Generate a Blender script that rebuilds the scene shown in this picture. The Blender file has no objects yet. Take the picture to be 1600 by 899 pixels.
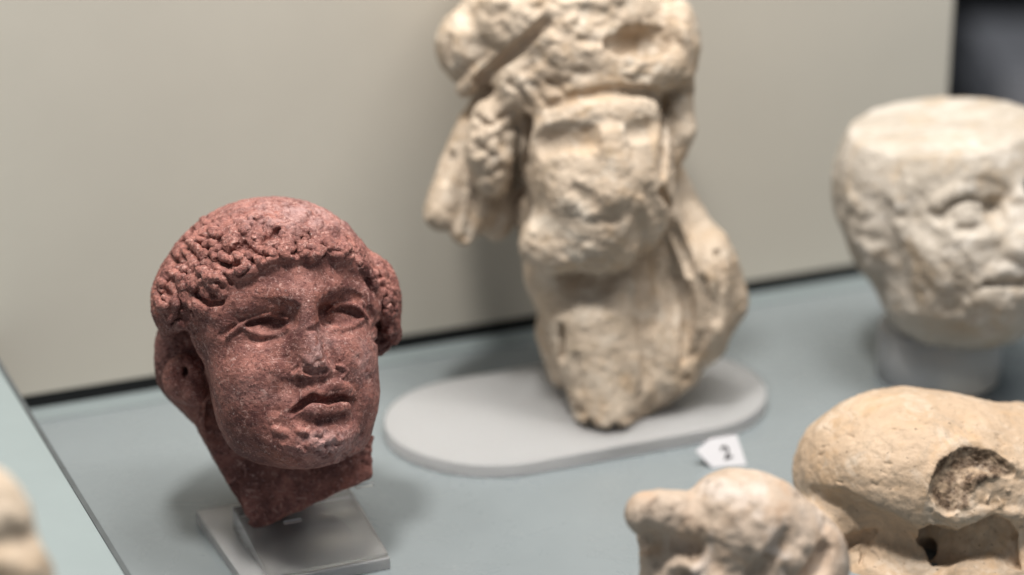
import bpy, math, random
import numpy as np
from mathutils import Vector, Matrix
random.seed(7)
ONLY = None
def want(n): return ONLY is None or n in ONLY
R = math.radians
scene = bpy.context.scene
col = scene.collection

# ------------------------------------------------------------------ camera
PITCH = R(21.2); FPX = 3800.0; CAMH = 0.90
cam_d = bpy.data.cameras.new('camera'); cam = bpy.data.objects.new('camera', cam_d); col.objects.link(cam)
cam.location = (0, 0, CAMH); cam.rotation_euler = (R(90) - PITCH, 0, 0)
cam_d.sensor_width = 36; cam_d.lens = FPX / 1600 * 36; cam_d.clip_start = 0.05; cam_d.clip_end = 60
cam_d.dof.use_dof = True; cam_d.dof.focus_distance = 1.832; cam_d.dof.aperture_fstop = 2.0
scene.camera = cam
CR = np.array([1, 0, 0.]); CU = np.array([0, math.sin(PITCH), math.cos(PITCH)]); CF = np.array([0, math.cos(PITCH), -math.sin(PITCH)])
CP = np.array([0, 0, CAMH])
def at(px, py, D):
    return CP + CR * (px - 800) * D / FPX + CU * (449.5 - py) * D / FPX + CF * D
def on_z(px, py, z=0.0):
    d = CR * (px - 800) / FPX + CU * (449.5 - py) / FPX + CF
    return CP + d * ((z - CAMH) / d[2])

# ------------------------------------------------------------------ light
w = bpy.data.worlds.new('World'); scene.world = w; w.use_nodes = True
w.node_tree.nodes['Background'].inputs[0].default_value = (0.80, 0.90, 1.0, 1)
w.node_tree.nodes['Background'].inputs[1].default_value = 0.19
def lamp(name, loc, target, power, size, colr):
    d = bpy.data.lights.new(name, 'AREA'); d.energy = power; d.shape = 'DISK'; d.size = size; d.color = colr
    o = bpy.data.objects.new(name, d); col.objects.link(o); o.location = loc
    v = Vector(target) - Vector(loc); o.rotation_euler = v.to_track_quat('-Z', 'Y').to_euler()
    return o
for lx, ly, lz, pw, sz in ((-0.28, 1.36, 2.40, 46, .30), (0.50, 1.50, 2.45, 19, .7), (1.15, 1.55, 2.40, 16, .7), (-1.00, 1.75, 2.45, 15, .7), (0.15, 2.05, 2.45, 24, .7)):
    lamp('gallery_spot', (lx, ly, lz), (lx * .2, 1.95, 0.1), pw, sz, (1.0, 0.945, 0.875))
scene.view_settings.view_transform = 'Standard'; scene.view_settings.look = 'None'
scene.view_settings.exposure = 0.07; scene.view_settings.gamma = 1
scene.render.engine = 'CYCLES'; scene.cycles.use_denoising = True; scene.cycles.max_bounces = 8
scene.cycles.transmission_bounces = 8; scene.cycles.caustics_refractive = True; scene.cycles.caustics_reflective = False

# ------------------------------------------------------------------ noise
_rng = np.random.default_rng(11)
_perm = np.concatenate([_rng.permutation(256)] * 3).astype(np.int32)
_g = _rng.normal(size=(256, 3)).astype(np.float32); _g /= np.linalg.norm(_g, axis=1)[:, None]
def perlin(P):
    P = np.asarray(P, np.float32); I = np.floor(P).astype(np.int32); Fr = P - I; I &= 255
    U = Fr * Fr * Fr * (Fr * (Fr * 6 - 15) + 10)
    out = 0
    for dx in (0, 1):
        a = _perm[I[:, 0] + dx]; wx = U[:, 0] if dx else 1 - U[:, 0]
        for dy in (0, 1):
            b = _perm[a + ((I[:, 1] + dy) & 255)]; wy = wx * (U[:, 1] if dy else 1 - U[:, 1])
            for dz in (0, 1):
                g = _g[_perm[b + ((I[:, 2] + dz) & 255)]]
                d = g[:, 0] * (Fr[:, 0] - dx) + g[:, 1] * (Fr[:, 1] - dy) + g[:, 2] * (Fr[:, 2] - dz)
                out = out + wy * (U[:, 2] if dz else 1 - U[:, 2]) * d
    return out
def fbm(P, s, oc=4, g=0.55, off=0.0):
    a = 1.0; out = 0; P = P / s + off
    for i in range(oc):
        out = out + a * perlin(P); P = P * 2.03 + 17.3; a *= g
    return out
def ridged(P, s, oc=3, g=0.55, off=0.0):
    a = 1.0; out = 0; P = P / s + off
    for i in range(oc):
        out = out + a * (1 - 2.4 * np.abs(perlin(P))); P = P * 2.1 + 9.1; a *= g
    return out

def wob(P, s):
    x, y, z = P[:, 0] * (2.2 / s), P[:, 1] * (2.2 / s), P[:, 2] * (2.2 / s)
    a = np.sin(x + 1.3 * np.sin(y * .7 + z)); b = np.sin(y * 1.1 + 1.7 * np.sin(z * .8 - x * .6) + 2); c = np.sin(z * 1.2 + 1.1 * np.sin(x * 1.3 + y * .4) + 4)
    return (a + b + c) * .3 + .22 * np.sin(2.7 * x + 2 * b + z) * np.sin(2.3 * y - 2 * c)
# ------------------------------------------------------------------ implicit sculpting
# Every sculpture is carved in its own frame: X right, Y away from the viewer, Z up, in 1/3800ths of its distance.
def rot(yaw=0, roll=0, pitch=0):
    """head frame rows: side, forward (out of the face), up; yaw turns the face to viewer's right, roll tips the crown left, pitch lifts the chin"""
    y, r, t = R(yaw), R(roll), R(pitch)
    F = np.array([math.sin(y), -math.cos(y), 0]); S = np.array([math.cos(y), math.sin(y), 0]); U = np.array([0, 0, 1.])
    F2 = F * math.cos(t) + U * math.sin(t); U2 = U * math.cos(t) - F * math.sin(t)
    Ry = np.array([[math.cos(r), 0, -math.sin(r)], [0, 1, 0], [math.sin(r), 0, math.cos(r)]])
    return np.array([Ry @ S, Ry @ F2, Ry @ U2])
def segdist(P, A, B, ra=None, rb=None):
    ab = B - A; t = np.clip(((P - A) @ ab) / max(ab @ ab, 1e-9), 0, 1)
    q = P - A - t[:, None] * ab
    d = np.sqrt((q * q).sum(1))
    return d if ra is None else d - (ra + (rb - ra) * t)
class Sculpt:
    def __init__(s, cx, cy, D, lo, hi, h):
        s.cx, s.cy, s.D, s.u = cx, cy, D, D / FPX
        s.lo = np.array(lo, float); s.hi = np.array(hi, float); s.h = h; s.ops = []; s.M = 14 * h; s.rough = []
        s.O = np.zeros(3); s.Rm = rot()
    def frame(s, px, py, Y=0, **k): s.O = s.v(px, py, Y); s.Rm = rot(**k)
    def v(s, px, py, Y=0.0):
        q = 1 + Y / FPX
        return np.array([(px - 800) * q - (s.cx - 800), Y, -(py - 449.5) * q + (s.cy - 449.5)])
    def H(s, c): return s.O + np.asarray(c, float) @ s.Rm
    def ev(s, P):
        P = np.asarray(P, np.float32); f = np.full(len(P), 1e3, np.float32)
        for op in s.ops: op(P, f)
        return f
    def _box(s, P, lo, hi):
        return np.nonzero((P[:, 0] > lo[0]) & (P[:, 0] < hi[0]) & (P[:, 1] > lo[1]) & (P[:, 1] < hi[1]) & (P[:, 2] > lo[2]) & (P[:, 2] < hi[2]))[0]
    @staticmethod
    def comb(f, idx, d, mode, k):
        a = f[idx]
        if mode == 'add':
            h = np.maximum(k - np.abs(a - d), 0) / k if k > 0 else 0; f[idx] = np.minimum(a, d) - h * h * k * .25
        elif mode == 'sub':
            d = -d; h = np.maximum(k - np.abs(a - d), 0) / k if k > 0 else 0; f[idx] = np.maximum(a, d) + h * h * k * .25
        elif mode == 'int':
            h = np.maximum(k - np.abs(a - d), 0) / k if k > 0 else 0; f[idx] = np.maximum(a, d) + h * h * k * .25
    def ell(s, c, r, mode='add', k=12., head=True, Rm=None, nz=0, ns=20):
        c = (s.H(c) if head else np.asarray(c, float)).astype(np.float32); r = np.array(r, np.float32)
        Rm = (s.Rm if head else np.eye(3)) if Rm is None else Rm
        Rm = Rm.astype(np.float32); m = float(r.max()) + k + s.M
        def op(P, f):
            i = s._box(P, c - m, c + m)
            if not len(i): return
            q = (P[i] - c) @ Rm.T; k0 = np.sqrt(((q / r) ** 2).sum(1)); k1 = np.sqrt(((q / r ** 2) ** 2).sum(1)) + 1e-6
            d = k0 * (k0 - 1) / k1
            if nz: d = d + nz * wob(P[i], ns)
            s.comb(f, i, d, mode, k)
        s.ops.append(op)
    def tube(s, pts, rad, mode='add', k=10.):
        pts = np.array(pts, np.float32); rad = np.broadcast_to(np.asarray(rad, np.float32), (len(pts),)); m = float(rad.max()) + k + s.M
        lo, hi = pts.min(0) - m, pts.max(0) + m
        def op(P, f):
            i = s._box(P, lo, hi)
            if not len(i): return
            Q = P[i]; d = np.full(len(i), 1e6, np.float32)
            for a in range(len(pts) - 1): d = np.minimum(d, segdist(Q, pts[a], pts[a + 1], rad[a], rad[a + 1]))
            s.comb(f, i, d, mode, k)
        s.ops.append(op)
    def stroke(s, pts, r, a, sharp=0, rads=None):
        """raise (a>0) or carve (a<0) the surface along a line"""
        pts = np.array(pts, np.float32)
        if pts.ndim == 1: pts = pts[None]
        if len(pts) == 1: pts = np.vstack([pts, pts + 1e-3])
        w_ = np.ones(len(pts), np.float32) if rads is None else np.array(rads, np.float32)
        lo, hi = pts.min(0) - r * w_.max(), pts.max(0) + r * w_.max()
        def op(P, f):
            i = s._box(P, lo, hi)
            if not len(i): return
            Q = P[i]; best = np.full(len(i), 1e6, np.float32); ww = np.ones(len(i), np.float32)
            for j in range(len(pts) - 1):
                A, B = pts[j], pts[j + 1]; ab = B - A; t = np.clip(((Q - A) @ ab) / max(float(ab @ ab), 1e-9), 0, 1)
                q = Q - A - t[:, None] * ab; wj = w_[j] + (w_[j + 1] - w_[j]) * t
                d = np.sqrt((q * q).sum(1)) / (r * wj); b = d < best; best = np.where(b, d, best); ww = np.where(b, wj, ww)
            t = np.clip(best, 0, 1)
            g = (1 - t * t) ** 2 if sharp == 0 else ((1 - t) if sharp == 1 else np.clip((1 - t) * 2.2, 0, 1))
            f[i] -= a * ww * g
        s.ops.append(op)
    def poly(s, poly, mode='sub', k=6., target=None, zlo=-1e9, zhi=1e9, nz=0, ns=15):
        """prism with the given outline; points (px, py)"""
        pl = np.array(poly, np.float32)
        def dist(P):
            q = 1 + P[:, 1] / FPX; X = (P[:, 0] + (s.cx - 800)) / q + 800; Z = -(P[:, 2] - (s.cy - 449.5)) / q + 449.5
            d = np.full(len(P), 1e9, np.float32); sg = np.ones(len(P), np.float32); n = len(pl)
            for i in range(n):
                A = pl[i]; B = pl[i - 1]; e = B - A; wx = X - A[0]; wy = Z - A[1]
                t = np.clip((wx * e[0] + wy * e[1]) / (e @ e), 0, 1); bx = wx - e[0] * t; by = wy - e[1] * t
                d = np.minimum(d, bx * bx + by * by)
                c1 = Z >= A[1]; c2 = Z < B[1]; c3 = e[0] * wy > e[1] * wx
                fl = (c1 & c2 & c3) | (~c1 & ~c2 & ~c3); sg = np.where(fl, -sg, sg)
            d = sg * np.sqrt(d)
            d = np.maximum(d, np.maximum(zlo - P[:, 1], P[:, 1] - (zhi(P) if callable(zhi) else zhi)))
            if nz: d = d + nz * wob(P, ns)
            return d.astype(np.float32)
        def op(P, f):
            i = np.nonzero(f < 40)[0]
            if len(i): s.comb(f, i, dist(P[i].astype(np.float32)), mode, k)
        s.ops.append(op); return dist
    def plane(s, p, n, k=4., nz=0, ns=15):
        n = np.array(n, float); n /= np.linalg.norm(n); p = np.array(p, float)
        def op(P, f):
            d = ((P - p) @ n).astype(np.float32); i = np.nonzero((d > -30) & (f < 120))[0]
            if not len(i): return
            dd = d[i]
            if nz: dd = dd + nz * wob(P[i], ns)
            s.comb(f, i, dd, 'int', k)
        s.ops.append(op)
    def bend(s, fn): s.ops.append(lambda P, f: fn(P, f))
    def snap(s, x0, y0, x1, y1, st=4, Y0=-420, Y1=420):
        """depth of the surface so far behind a grid of picture points, so that strokes can be laid on it"""
        gx = np.arange(x0, x1 + st, st); gy = np.arange(y0, y1 + st, st); G = np.stack(np.meshgrid(gx, gy, indexing='ij'), -1).reshape(-1, 2).astype(float)
        Y = np.full(len(G), float(Y0)); live = np.arange(len(G)); hit = np.zeros(len(G), bool); step = 12.0
        def E(i):
            q = 1 + Y[i] / FPX
            return s.ev(np.stack([(G[i, 0] - 800) * q - (s.cx - 800), Y[i], -(G[i, 1] - 449.5) * q + (s.cy - 449.5)], 1))
        while len(live):
            f = E(live); h_ = f < 0; hit[live[h_]] = True; live = live[~h_]; Y[live] += np.clip(f[~h_] * .8, 2.0, step); live = live[Y[live] < Y1]
        hi_ = np.nonzero(hit)[0]; a = Y[hi_] - step; b = Y[hi_].copy()
        for _ in range(6):
            Y[hi_] = (a + b) / 2; f = E(hi_); a = np.where(f > 0, Y[hi_], a); b = np.where(f > 0, b, Y[hi_])
        Y[hi_] = b; A = Y.reshape(len(gx), len(gy)); Hm = hit.reshape(len(gx), len(gy))
        s.hitm = hit.reshape(len(gx), len(gy)).copy()
        for ax in (0, 1): s.hitm &= np.roll(s.hitm, 1, ax) & np.roll(s.hitm, -1, ax)
        for _ in range(14):                                   # carry the depth a little past the outline
            B = A * Hm; C = Hm.astype(float); B2 = B.copy(); C2 = C.copy()
            for ax in (0, 1):
                for sh in (1, -1): B2 += np.roll(B, sh, ax); C2 += np.roll(C, sh, ax)
            new = (~Hm) & (C2 > 0); A = np.where(new, B2 / np.maximum(C2, 1), A); Hm = Hm | new
        s.map = (x0, y0, st, A)
    def proj(s, pts, lift=0.):
        pts = np.array(pts, float).reshape(-1, 2); x0, y0, st, A = s.map
        def dep(x, y):
            u = np.clip((x - x0) / st, 0, A.shape[0] - 1.001); v = np.clip((y - y0) / st, 0, A.shape[1] - 1.001)
            i = u.astype(int); j = v.astype(int); a = u - i; b = v - j
            return A[i, j] * (1-a) * (1-b) + A[i+1, j] * a * (1-b) + A[i, j+1] * (1-a) * b + A[i+1, j+1] * a * b
        x, y = pts[:, 0], pts[:, 1]; Y = dep(x, y)
        n = np.stack([dep(x + 4, y) - dep(x - 4, y), np.full(len(x), -8.), -(dep(x, y + 4) - dep(x, y - 4))], 1)
        n[:, 0] = np.clip(n[:, 0], -16, 16); n[:, 2] = np.clip(n[:, 2], -16, 16); n /= np.linalg.norm(n, axis=1)[:, None]
        return np.array([s.v(a, b, c) for a, b, c in zip(x, y, Y)]) + n * lift
    def ridge(s, pts, r, a, k=3., rads=None):      # raise a rounded bead standing a proud of the surface
        rr = np.ones(len(pts)) if rads is None else np.array(rads)
        x0, y0, st, A = s.map; keep = np.array([s.hitm[int(np.clip((x - x0) / st, 0, A.shape[0]-1)), int(np.clip((y - y0) / st, 0, A.shape[1]-1))] for x, y in pts])
        pts = [p for p, q in zip(pts, keep) if q]; r_ = r * rr[keep]
        if not pts: return
        P_ = s.proj(pts, lift=a - r)
        if len(P_) == 1: P_ = np.vstack([P_, P_ + 1e-3]); r_ = np.array([r_[0]] * 2)
        s.tube(P_, r_, 'add', k)
    def cut(s, pts, r, a, k=3., rads=None):        # gouge a groove a deep
        r_ = r * (np.ones(len(pts)) if rads is None else np.array(rads))
        for lf in ([r - a] if a < 1.4 * r else [-.25 * r, (r - a) * .6, r - a] if a > 2.2 * r else [-.25 * r, r - a]):
            P_ = s.proj(pts, lift=lf); rq = r_
            if len(P_) == 1: P_ = np.vstack([P_, P_ + 1e-3]); rq = np.array([r_[0]] * 2)
            s.tube(P_, rq, 'sub', k)
    def ps(s, pts, r, a, sharp=0, rads=None, lift=0.):   # projected stroke
        s.stroke(s.proj(pts, lift=lift), r, a, sharp, rads)
    def mesh(s):
        h = s.h; B = 8; nb = np.ceil((s.hi - s.lo) / (h * B)).astype(int); n = nb * B + 1
        Hc = h * B
        c = np.stack(np.meshgrid(*[np.arange(nb[i]) for i in range(3)], indexing='ij'), -1).reshape(-1, 3)
        fc = s.ev(s.lo + (c + .5) * Hc)
        act = c[np.abs(fc) < Hc * 1.25 + 4]
        F = np.full(tuple(n), 1e3, np.float32)
        inside = c[fc < -(Hc * 1.25 + 4)]
        for b in inside: F[b[0]*B:b[0]*B+B+1, b[1]*B:b[1]*B+B+1, b[2]*B:b[2]*B+B+1] = -1e3
        msk = np.zeros(tuple(n), bool)
        for b in act: msk[b[0]*B:b[0]*B+B+1, b[1]*B:b[1]*B+B+1, b[2]*B:b[2]*B+B+1] = True
        idx = np.argwhere(msk)
        vals = np.empty(len(idx), np.float32)
        for i in range(0, len(idx), 400000): vals[i:i+400000] = s.ev(s.lo + idx[i:i+400000] * h)
        F[idx[:, 0], idx[:, 1], idx[:, 2]] = vals
        In = F < 0
        cnt = np.zeros(tuple(n - 1), np.int8)
        for dx in (0, 1):
            for dy in (0, 1):
                for dz in (0, 1):
                    cnt += In[dx:n[0]-1+dx, dy:n[1]-1+dy, dz:n[2]-1+dz]
        cells = np.argwhere((cnt > 0) & (cnt < 8))
        acc = np.zeros((len(cells), 3)); w_ = np.zeros(len(cells))
        cv = {}
        for o in [(x, y, z) for x in (0, 1) for y in (0, 1) for z in (0, 1)]:
            cv[o] = F[cells[:, 0]+o[0], cells[:, 1]+o[1], cells[:, 2]+o[2]]
        for ax in range(3):
            for o in cv:
                if o[ax]: continue
                o2 = list(o); o2[ax] = 1; a, b = cv[o], cv[tuple(o2)]; m = (a < 0) != (b < 0)
                t = np.where(m, a / np.where(m, a - b, 1), 0); p = np.zeros((len(cells), 3)) + o; p[:, ax] += t
                acc += p * m[:, None]; w_ += m
        V = s.lo + (cells + acc / w_[:, None]) * h
        vid = np.full(tuple(n - 1), -1, np.int32); vid[cells[:, 0], cells[:, 1], cells[:, 2]] = np.arange(len(cells))
        quads = []
        for ax in range(3):
            b_, c_ = (ax + 1) % 3, (ax + 2) % 3
            sl0 = [slice(1, n[i]-1) for i in range(3)]; sl1 = list(sl0); sl0[ax] = slice(0, n[ax]-1); sl1[ax] = slice(1, n[ax])
            A, Bm = In[tuple(sl0)], In[tuple(sl1)]
            for flip, m in ((False, A & ~Bm), (True, ~A & Bm)):
                e = np.argwhere(m)
                off = np.ones(3, int); off[ax] = 0; e = e + off
                def g(db, dc):
                    q = e.copy(); q[:, b_] -= db; q[:, c_] -= dc; return vid[q[:, 0], q[:, 1], q[:, 2]]
                q = np.stack([g(1, 1), g(0, 1), g(0, 0), g(1, 0)], 1)
                quads.append(q[:, ::-1] if flip else q)
        Q = np.concatenate(quads); Q = Q[(Q >= 0).all(1)]
        # keep the largest connected pieces only: label by union of min ids
        lab = np.arange(len(V))
        while True:
            mn = lab[Q].min(1); new = lab.copy(); np.minimum.at(new, Q.ravel(), np.repeat(mn, 4)); new = new[new]
            if (new == lab).all(): break
            lab = new
        big = np.bincount(lab).argmax(); keep = lab == big
        rm = np.cumsum(keep) - 1; Q = rm[Q[keep[Q[:, 0]]]]; V = V[keep]
        # light smoothing (surface nets staircase)
        return V, Q
def vnormals(V, Q):
    n = np.cross(V[Q[:, 2]] - V[Q[:, 0]], V[Q[:, 3]] - V[Q[:, 1]])
    N = np.zeros_like(V)
    for j in range(4):
        for c in range(3): N[:, c] += np.bincount(Q[:, j], n[:, c], len(V))
    return N / (np.linalg.norm(N, axis=1)[:, None] + 1e-9)
def relax(V, Q, it=1, lam=0.5):
    for _ in range(it):
        S = np.zeros_like(V); C = np.zeros(len(V))
        for a, b in ((0, 1), (1, 2), (2, 3), (3, 0)):
            for c in range(3):
                S[:, c] += np.bincount(Q[:, a], V[Q[:, b], c], len(V)) + np.bincount(Q[:, b], V[Q[:, a], c], len(V))
            C += np.bincount(Q[:, a], minlength=len(V)) + np.bincount(Q[:, b], minlength=len(V))
        V = V + lam * (S / C[:, None] - V)
    return V
def to_object(name, s, V, Q, mat, base=None, parent=None):
    """view-frame vertices -> world; object origin at its base"""
    ref = at(s.cx, s.cy, s.D); W = ref + s.u * (V[:, :1] * CR + V[:, 1:2] * CF + V[:, 2:] * CU)
    if base is None:
        m = W.min(0); M_ = W.max(0); base = np.array([(m[0]+M_[0])/2, (m[1]+M_[1])/2, m[2]])
    me = bpy.data.meshes.new(name)
    me.vertices.add(len(W)); me.vertices.foreach_set('co', (W - base).astype(np.float32).ravel())
    me.loops.add(len(Q) * 4); me.loops.foreach_set('vertex_index', Q.astype(np.int32).ravel())
    me.polygons.add(len(Q)); me.polygons.foreach_set('loop_start', np.arange(len(Q), dtype=np.int32) * 4)
    me.update(calc_edges=True); me.validate()
    me.polygons.foreach_set('use_smooth', np.ones(len(me.polygons), bool)); me.materials.append(mat)
    o = bpy.data.objects.new(name, me); col.objects.link(o); o.location = base
    return o
def tag(o, label, cat, group=None, kind=None):
    if kind: o['kind'] = kind
    if label: o['label'] = label
    if cat: o['category'] = cat
    if group: o['group'] = group
    return o
# ------------------------------------------------------------------ materials
def newmat(name):
    m = bpy.data.materials.new(name); m.use_nodes = True; nt = m.node_tree
    return m, nt, nt.nodes['Principled BSDF']
def N(nt, t, **k):
    n = nt.nodes.new(t)
    for a, b in k.items():
        if a.startswith('i_'): n.inputs[a[2:].replace('_', ' ')].default_value = b
        else: setattr(n, a, b)
    return n
def L(nt, a, b): nt.links.new(a, b)
def noise(nt, vec, scale, detail=5, rough=.6, dist=0.):
    n = N(nt, 'ShaderNodeTexNoise'); n.inputs['Scale'].default_value = scale; n.inputs['Detail'].default_value = detail
    n.inputs['Roughness'].default_value = rough; n.inputs['Distortion'].default_value = dist; L(nt, vec, n.inputs['Vector']); return n.outputs[0]
def ramp(nt, v, stops):
    r = N(nt, 'ShaderNodeValToRGB'); e = r.color_ramp.elements
    while len(e) < len(stops): e.new(0.5)
    for q, (p, c) in zip(e, stops):
        q.position = p; q.color = (c, c, c, 1) if not hasattr(c, '__len__') else (*c, 1)
    L(nt, v, r.inputs[0]); return r.outputs[0]
def mix(nt, f, a, b, mode='MIX'):
    m = N(nt, 'ShaderNodeMix', data_type='RGBA', blend_type=mode)
    for s_, v in ((m.inputs[0], f), (m.inputs[6], a), (m.inputs[7], b)):
        if isinstance(v, (float, int)): s_.default_value = v
        elif isinstance(v, tuple): s_.default_value = (*v, 1)
        else: L(nt, v, s_)
    return m.outputs[2]
def mapped(nt, scale=(1, 1, 1), rotv=(0, 0, 0)):
    tc = N(nt, 'ShaderNodeTexCoord'); mp = N(nt, 'ShaderNodeMapping'); L(nt, tc.outputs['Object'], mp.inputs[0])
    mp.inputs['Scale'].default_value = scale; mp.inputs['Rotation'].default_value = rotv; return mp.outputs[0]
def bump(nt, bs, parts):
    prev = None
    for h, st, di in parts:
        b = N(nt, 'ShaderNodeBump'); b.inputs['Strength'].default_value = st; b.inputs['Distance'].default_value = di
        L(nt, h, b.inputs['Height'])
        if prev: L(nt, prev, b.inputs['Normal'])
        prev = b.outputs[0]
    L(nt, prev, bs.inputs['Normal'])

def porphyry():
    m, nt, bs = newmat('red_porphyry'); v = mapped(nt)
    n1 = noise(nt, v, 26, 6, .65, .6); n2 = noise(nt, v, 95, 5, .7); n3 = noise(nt, v, 11, 4, .6, 1.0)
    c = mix(nt, ramp(nt, n1, [(.34, 0.), (.62, 1.)]), (.125, .050, .043), (.365, .158, .130))
    c = mix(nt, ramp(nt, n3, [(.54, 0.), (.70, .55)]), c, (.38, .21, .195))          # greyer lilac bloom
    c = mix(nt, ramp(nt, noise(nt, v, 17, 5, .6, .4), [(.56, 0.), (.70, .6)]), c, (.36, .125, .082))   # warmer brick red veins
    c = mix(nt, ramp(nt, n2, [(.40, .55), (.55, 0.)]), c, (.11, .04, .04))
    vo = N(nt, 'ShaderNodeTexVoronoi', feature='F1'); vo.inputs['Scale'].default_value = 620; L(nt, v, vo.inputs['Vector'])
    spots = ramp(nt, vo.outputs['Distance'], [(.12, 1.), (.30, 0.)])
    rnd = ramp(nt, vo.outputs['Color'], [(.62, 0.), (.70, .7)])
    c = mix(nt, mix(nt, 1.0, spots, rnd, 'MULTIPLY'), c, (.60, .38, .34))           # feldspar specks
    v2 = N(nt, 'ShaderNodeTexVoronoi', feature='F1'); v2.inputs['Scale'].default_value = 230; L(nt, v, v2.inputs['Vector'])
    sp2 = mix(nt, 1.0, ramp(nt, v2.outputs['Distance'], [(.10, 1.), (.24, 0.)]), ramp(nt, v2.outputs['Color'], [(.80, 0.), (.84, .6)]), 'MULTIPLY')
    c = mix(nt, sp2, c, (.66, .50, .46))
    c = mix(nt, ramp(nt, noise(nt, v, 210, 5, .75, 1.), [(.55, 0.), (.65, .7)]), c, (.58, .35, .31))
    c = mix(nt, ramp(nt, noise(nt, v, 330, 4, .75, .6), [(.36, .8), (.46, 0.)]), c, (.085, .03, .03))
    wa = N(nt, 'ShaderNodeAttribute', attribute_name='wear')       # paler bruised stone on chin, nose and crown
    c = mix(nt, mix(nt, 1.0, wa.outputs['Fac'], ramp(nt, noise(nt, v, 120, 5, .7, .8), [(.40, 0.), (.60, .8)]), 'MULTIPLY'), c, (.50, .33, .32))
    # fine scratches
    for rv, sc_ in (((.4, .9, .5), (90, 900, 90)), ((1.2, .2, 1.9), (80, 80, 900))):
        ns = noise(nt, mapped(nt, sc_, rv), 1.0, 3, .5, .3)
        c = mix(nt, ramp(nt, ns, [(.66, 0.), (.74, .55)]), c, (.58, .38, .35))
    L(nt, c, bs.inputs['Base Color']); L(nt, ramp(nt, n2, [(.3, .50), (.7, .68)]), bs.inputs['Roughness'])
    bs.inputs['Specular IOR Level'].default_value = .2
    bump(nt, bs, [(n1, .35, .0022), (n2, .7, .0014), (noise(nt, v, 380, 5, .75), .8, .0008), (spots, .2, .0003)])
    return m
def stone(name, lo, hi, warm, pale, grain=1.0, stain=(.30, .24, .17), stain_amt=.5, seed=0., pits=.5):
    m, nt, bs = newmat(name)
    tc = N(nt, 'ShaderNodeTexCoord'); mp = N(nt, 'ShaderNodeMapping'); L(nt, tc.outputs['Object'], mp.inputs[0]); mp.inputs['Location'].default_value = (seed, seed * .7, -seed)
    v = mp.outputs[0]
    n1 = noise(nt, v, 14 * grain, 6, .62, .5); n2 = noise(nt, v, 60 * grain, 6, .7); n3 = noise(nt, v, 24 * grain, 5, .6, 1.2)
    c = mix(nt, ramp(nt, n1, [(.33, 0.), (.64, 1.)]), lo, hi)
    c = mix(nt, ramp(nt, n3, [(.50, 0.), (.68, .75)]), c, warm)
    c = mix(nt, ramp(nt, noise(nt, v, 31 * grain, 5, .65, .7), [(.54, 0.), (.66, .7)]), c, pale)
    c = mix(nt, ramp(nt, noise(nt, v, 43 * grain, 6, .75, 1.5), [(.57, 0.), (.66, stain_amt)]), c, stain)
    c = mix(nt, ramp(nt, n2, [(.30, .45), (.45, 0.)]), c, stain)
    sp = noise(nt, v, 260 * grain, 3, .6)
    c = mix(nt, ramp(nt, sp, [(.66, 0.), (.72, pits)]), c, tuple(x * .45 for x in stain))
    if name == 'tan_marble':                          # fine dark veining and grey mottling
        vv = noise(nt, mapped(nt, (60, 25, 190), (.2, .5, .3)), 1.0, 5, .7, .8); c = mix(nt, ramp(nt, vv, [(.62, 0.), (.70, .75)]), c, (.16, .12, .085))
        c = mix(nt, ramp(nt, noise(nt, v, 19, 6, .75, 1.), [(.53, 0.), (.64, .6)]), c, (.30, .245, .19))
    if name == 'tan_marble':                          # fresh break: brown, coarse
        ga = N(nt, 'ShaderNodeAttribute', attribute_name='broken')
        br = mix(nt, ramp(nt, noise(nt, v, 170, 6, .8), [(.38, 0.), (.62, 1.)]), (.05, .03, .02), (.19, .13, .085))
        c = mix(nt, ga.outputs['Fac'], c, br)
    L(nt, c, bs.inputs['Base Color']); bs.inputs['Roughness'].default_value = .62; bs.inputs['Specular IOR Level'].default_value = .3
    bump(nt, bs, [(n1, .25, .003), (n2, .5, .0016), (noise(nt, v, 240 * grain, 5, .7), .5, .0008)])
    return m
def plain(name, c, rough=.5, spec=.5, nz=.03, scale=40, bumpd=0., coat=0.):
    m, nt, bs = newmat(name); v = mapped(nt)
    n1 = noise(nt, v, scale, 5, .6)
    lo = tuple(x * (1 - nz) for x in c); hi = tuple(min(1, x * (1 + nz)) for x in c)
    L(nt, mix(nt, ramp(nt, n1, [(.35, 0.), (.65, 1.)]), lo, hi), bs.inputs['Base Color'])
    bs.inputs['Roughness'].default_value = rough; bs.inputs['Specular IOR Level'].default_value = spec
    bs.inputs['Coat Weight'].default_value = coat
    if bumpd: bump(nt, bs, [(noise(nt, v, scale * 6, 4, .7), .4, bumpd)])
    return m
def acrylic(name, tint, rough, trans, sss=0.):
    m, nt, bs = newmat(name); bs.inputs['Base Color'].default_value = (*tint, 1)
    bs.inputs['Transmission Weight'].default_value = trans; bs.inputs['Roughness'].default_value = rough; bs.inputs['IOR'].default_value = 1.49
    if sss: bs.inputs['Subsurface Weight'].default_value = sss; bs.inputs['Subsurface Radius'].default_value = (1, 1, 1); bs.inputs['Subsurface Scale'].default_value = .02; bs.subsurface_method = 'RANDOM_WALK'
    return m
M_RED = porphyry()
M_CREAM = stone('cream_marble', (.38, .30, .225), (.56, .47, .375), (.46, .335, .22), (.62, .56, .48), 1.0, (.27, .21, .14), .55, 1.3)
M_WHITE = stone('white_marble', (.36, .315, .26), (.50, .455, .40), (.42, .33, .235), (.58, .545, .50), 1.0, (.33, .29, .24), .5, 4.1)
M_TAN = stone('tan_marble', (.40, .295, .205), (.52, .395, .285), (.46, .31, .185), (.56, .47, .38), 1.0, (.26, .21, .15), .30, 7.7, .9)
M_PINK = stone('weathered_marble', (.33, .26, .20), (.53, .43, .35), (.42, .29, .20), (.56, .50, .46), .9, (.12, .085, .06), .95, 2.9)
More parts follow.
